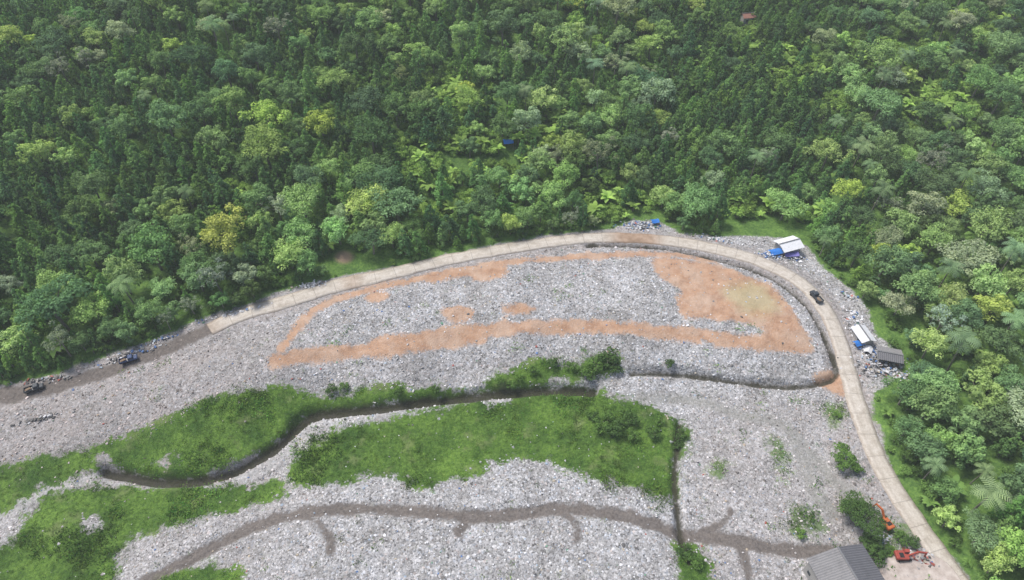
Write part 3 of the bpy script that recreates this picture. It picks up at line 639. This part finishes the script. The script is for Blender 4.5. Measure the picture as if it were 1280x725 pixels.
# excavators
def excavator(u,v,ang,mat,sw=0.0,s=1.0):
    x,y,z=[float(q) for q in G(u,v)]; e=empty("excavator",x,y,max(hz(x,y),Hb(np.array([x]),np.array([y]))[0])+.1,ang); e.scale=(s,s,s)
    for sd_ in(-1,1):
        child(e,'track',boxm('track',3.8,.6,.85,BLK,.25),(0,sd_*1.15,.45))
        for i in range(7): child(e,'track_wheel',cylm('track_wheel',.26,.1,STL),(-1.45+i*.48,sd_*1.48,.4))
    child(e,'undercarriage',boxm('undercarriage',2,1.8,.4,STL,.05),(0,0,.6))
    h=empty('superstructure',0,0,0); h.parent=e; h.location=(0,0,.85); h.rotation_euler=(0,0,sw)
    child(h,'engine_deck',boxm('engine_deck',3.0,2.5,.9,mat,.12),(-.6,0,.55)); child(h,'counterweight',boxm('counterweight',.7,2.5,1.1,mat,.2),(-2.2,0,.6))
    child(h,'cab',boxm('cab',1.5,.95,1.5,mat,.1,(.85,.9)),(.55,.75,1.05)); child(h,'cab_window',boxm('cab_window',1.36,1.0,.7,GLS,.04,(.9,.93)),(.55,.75,1.25)); child(h,'cab_roof',boxm('cab_roof',1.35,.9,.08,mat,.02),(.55,.75,1.86))
    child(h,'exhaust',cylm('exhaust',.07,.6,BLK,'Z',8),(-1.3,-.6,1.3))
    child(h,'engine_grille',boxm('engine_grille',1.2,1.4,.06,BLK,.02),(-1.0,-.2,1.03))
    def beam(nm,p,q,w,t0,t1):
        p=Vector(p);q=Vector(q);d=q-p;L=d.length; Vv=[(0,-w/2,-t0/2),(0,w/2,-t0/2),(0,w/2,t0/2),(0,-w/2,t0/2),(L,-w/2,-t1/2),(L,w/2,-t1/2),(L,w/2,t1/2),(L,-w/2,t1/2)]
        Fq=[(3,2,1,0),(4,5,6,7),(0,1,5,4),(1,2,6,5),(2,3,7,6),(3,0,4,7)]; child(h,nm,mkmesh(nm,Vv,Fq,[mat]),p,(0,-math.atan2(d.z,d.x),0))
    beam('boom_lower',(.9,-.15,.7),(2.9,-.15,2.9),.4,.6,.65); beam('boom_upper',(2.85,-.151,2.85),(5.1,-.151,2.4),.38,.62,.4); beam('stick',(5.0,-.152,2.75),(5.6,-.152,-.1),.3,.5,.3)
    beam('boom_ram',(1.5,-.5,.6),(2.9,-.5,2.5),.12,.16,.12)
    bk=[(0,0),(.5,.15),(.75,-.35),(.5,-.85),(-.1,-.9),(-.35,-.75)]; Vv=[(a,-.5,b) for a,b in bk]+[(a,.5,b) for a,b in bk]
    Fq=[(5,4,3,2,1,0),(6,7,8,9,10,11)]+[(i,i+1,i+7,i+6) for i in range(4)]+[(5,0,6,11)]
    child(h,'bucket',mkmesh('bucket',Vv,Fq,[STL]),(5.45,-.15,.15),(0,.3,0))
excavator(1105,655,math.radians(100),ORG,.2,.75); excavator(1128,697,math.radians(5),RED,-.1,.8)
def pickup(x,y,z,a,P,s=1.0):
    e=empty("pickup_truck",x,y,z,a); e.scale=(s,s,s)
    child(e,'chassis',boxm('chassis',4.6,1.5,.25,BLK,.03),(0,0,.55)); child(e,'bonnet',boxm('bonnet',1.1,1.65,.6,P,.1,(.95,.95)),(1.8,0,.85)); child(e,'cab',boxm('cab',1.6,1.7,1.3,P,.12,(.75,.88)),(.6,0,1.2)); child(e,'cab_glass',boxm('cab_glass',1.5,1.62,.42,GLS,.05,(.85,.95)),(.6,0,1.52))
    for s_ in(-1,1): child(e,'bed_side',boxm('bed_side',2.2,.07,.6,P,.02),(-1.3,s_*.8,.98))
    child(e,'bed_floor',boxm('bed_floor',2.2,1.5,.06,STL,.01),(-1.3,0,.75)); child(e,'tailgate',boxm('tailgate',.07,1.52,.55,P,.02),(-2.38,0,.98))
    cg=rag('cargo',5); cg.materials.clear(); cg.materials.append(WOOD); child(e,'cargo',cg,(-1.3,0,1.0)).scale=(1.6,1.2,.8)
    for wx in(-1.45,1.5):
        for s_ in(-1,1): child(e,'wheel',cylm('wheel',.36,.24,BLK),(wx,s_*.75,.36))
i=int(np.argmin((ru-1021)**2+(rv-375)**2)); a_=math.atan2(TY[i],TX[i])
pickup(RX[i]-NX[i]*.4,RY[i]-NY[i]*.4,RZ[i]+.15,a_+math.pi,DRK)
for u_,v_,P in((163,453,NAVY),(44,487,DRK)):
    x,y,z=[float(q) for q in G(u_,v_)]; x2,y2,_=[float(q) for q in G(u_+20,v_-7)]
    pickup(x,y,hz(x,y)+.1,math.atan2(y2-y,x2-x),P,.95)
# individual trees / shrubs on the site
LM={}
def single(name,mesh,u,v,s,col,sz=None,rz=0):
    x,y,z=[float(q) for q in G(u,v)]; o=link(bpy.data.objects.new(name,mesh)); o.location=(x,y,hz(x,y)); o.scale=(s,s,s*(sz or 1)); o.rotation_euler=(0,0,rz)
    if col not in LM: LM[col]=leaf_mat("foliage_site",col)
    o.material_slots[1].link='OBJECT'; o.material_slots[1].material=LM[col]
DG=(.09,.165,.05); MG=(.13,.235,.06); LG=(.17,.30,.07)
single("shade_tree",T[0],1050,580,.85,MG,.55); single("shade_tree",T[4],1072,655,.75,DG,.8,1); single("shade_tree",T[2],1090,685,.8,DG,.6,2); single("shade_tree",T[1],1062,640,.7,DG,.7,3)
for u_,v_,s_,c_ in [(745,462,1.8,MG),(760,453,2.0,DG),(732,468,1.5,MG),(715,462,1.1,MG),(690,458,1.2,DG),(668,468,1.1,MG),(738,474,1.3,DG),(650,474,.9,LG),(625,480,.9,MG),(770,464,1.3,DG),(770,540,1.9,DG),(785,530,1.6,DG),(750,538,1.5,MG),(815,545,1.4,DG),(790,548,1.3,MG),(740,524,1.1,DG),(760,525,1.2,MG),(825,530,1.0,MG),(852,545,1.3,DG),(848,555,1.0,DG),(858,690,1.4,DG),(870,705,1.2,MG),(1125,675,1.3,MG),(1140,680,1.1,DG),(1112,690,1.0,LG),(1000,668,.9,LG),(1070,590,1.0,MG),(836,458,.9,DG),(415,489,1.1,DG),(430,486,1.0,MG),(500,492,1.0,DG),(545,490,.9,DG),(1045,520,.8,LG),(1092,700,1.5,DG),(780,520,1.0,MG),(640,482,1.0,MG)]:
    single("shrub",B[int(u_)%3],u_,v_,s_,c_,.9,u_)
# ------------------------------------------------------------------ thin humid haze in the valley air
th=NT("air_haze"); vs=th.n('ShaderNodeVolumeScatter'); vs.inputs['Color'].default_value=(.95,.98,1,1); vs.inputs['Density'].default_value=.00028; vs.inputs['Anisotropy'].default_value=0
th.t.links.new(vs.outputs[0],th.out.inputs['Volume'])
hm=boxm("haze",3600,3600,320,th.m,0); ho=link(bpy.data.objects.new("haze",hm)); ho.location=(0,200,60)
# ------------------------------------------------------------------ light
w=bpy.data.worlds.new("World"); sc.world=w; w.use_nodes=True; nt_=w.node_tree; bg=nt_.nodes['Background']; sk=nt_.nodes.new('ShaderNodeTexSky'); sk.sky_type='NISHITA'; sk.sun_disc=False
sk.sun_elevation=math.radians(62); sk.sun_rotation=math.radians(-60); sk.dust_density=3; sk.air_density=1.0; sk.ozone_density=1
nt_.links.new(sk.outputs[0],bg.inputs[0]); bg.inputs[1].default_value=.15
sl=bpy.data.lights.new("sun",'SUN'); sl.energy=3.5; sl.angle=math.radians(18); sl.color=(1,.97,.93); so=link(bpy.data.objects.new("sun",sl))
el=math.radians(62); az=math.radians(-60); dv=Vector((math.sin(az)*math.cos(el),math.cos(az)*math.cos(el),math.sin(el))); so.rotation_euler=dv.to_track_quat('Z','Y').to_euler(); so.location=(0,200,300)
sc.view_settings.view_transform='Standard'; sc.view_settings.look='None'; sc.view_settings.exposure=0
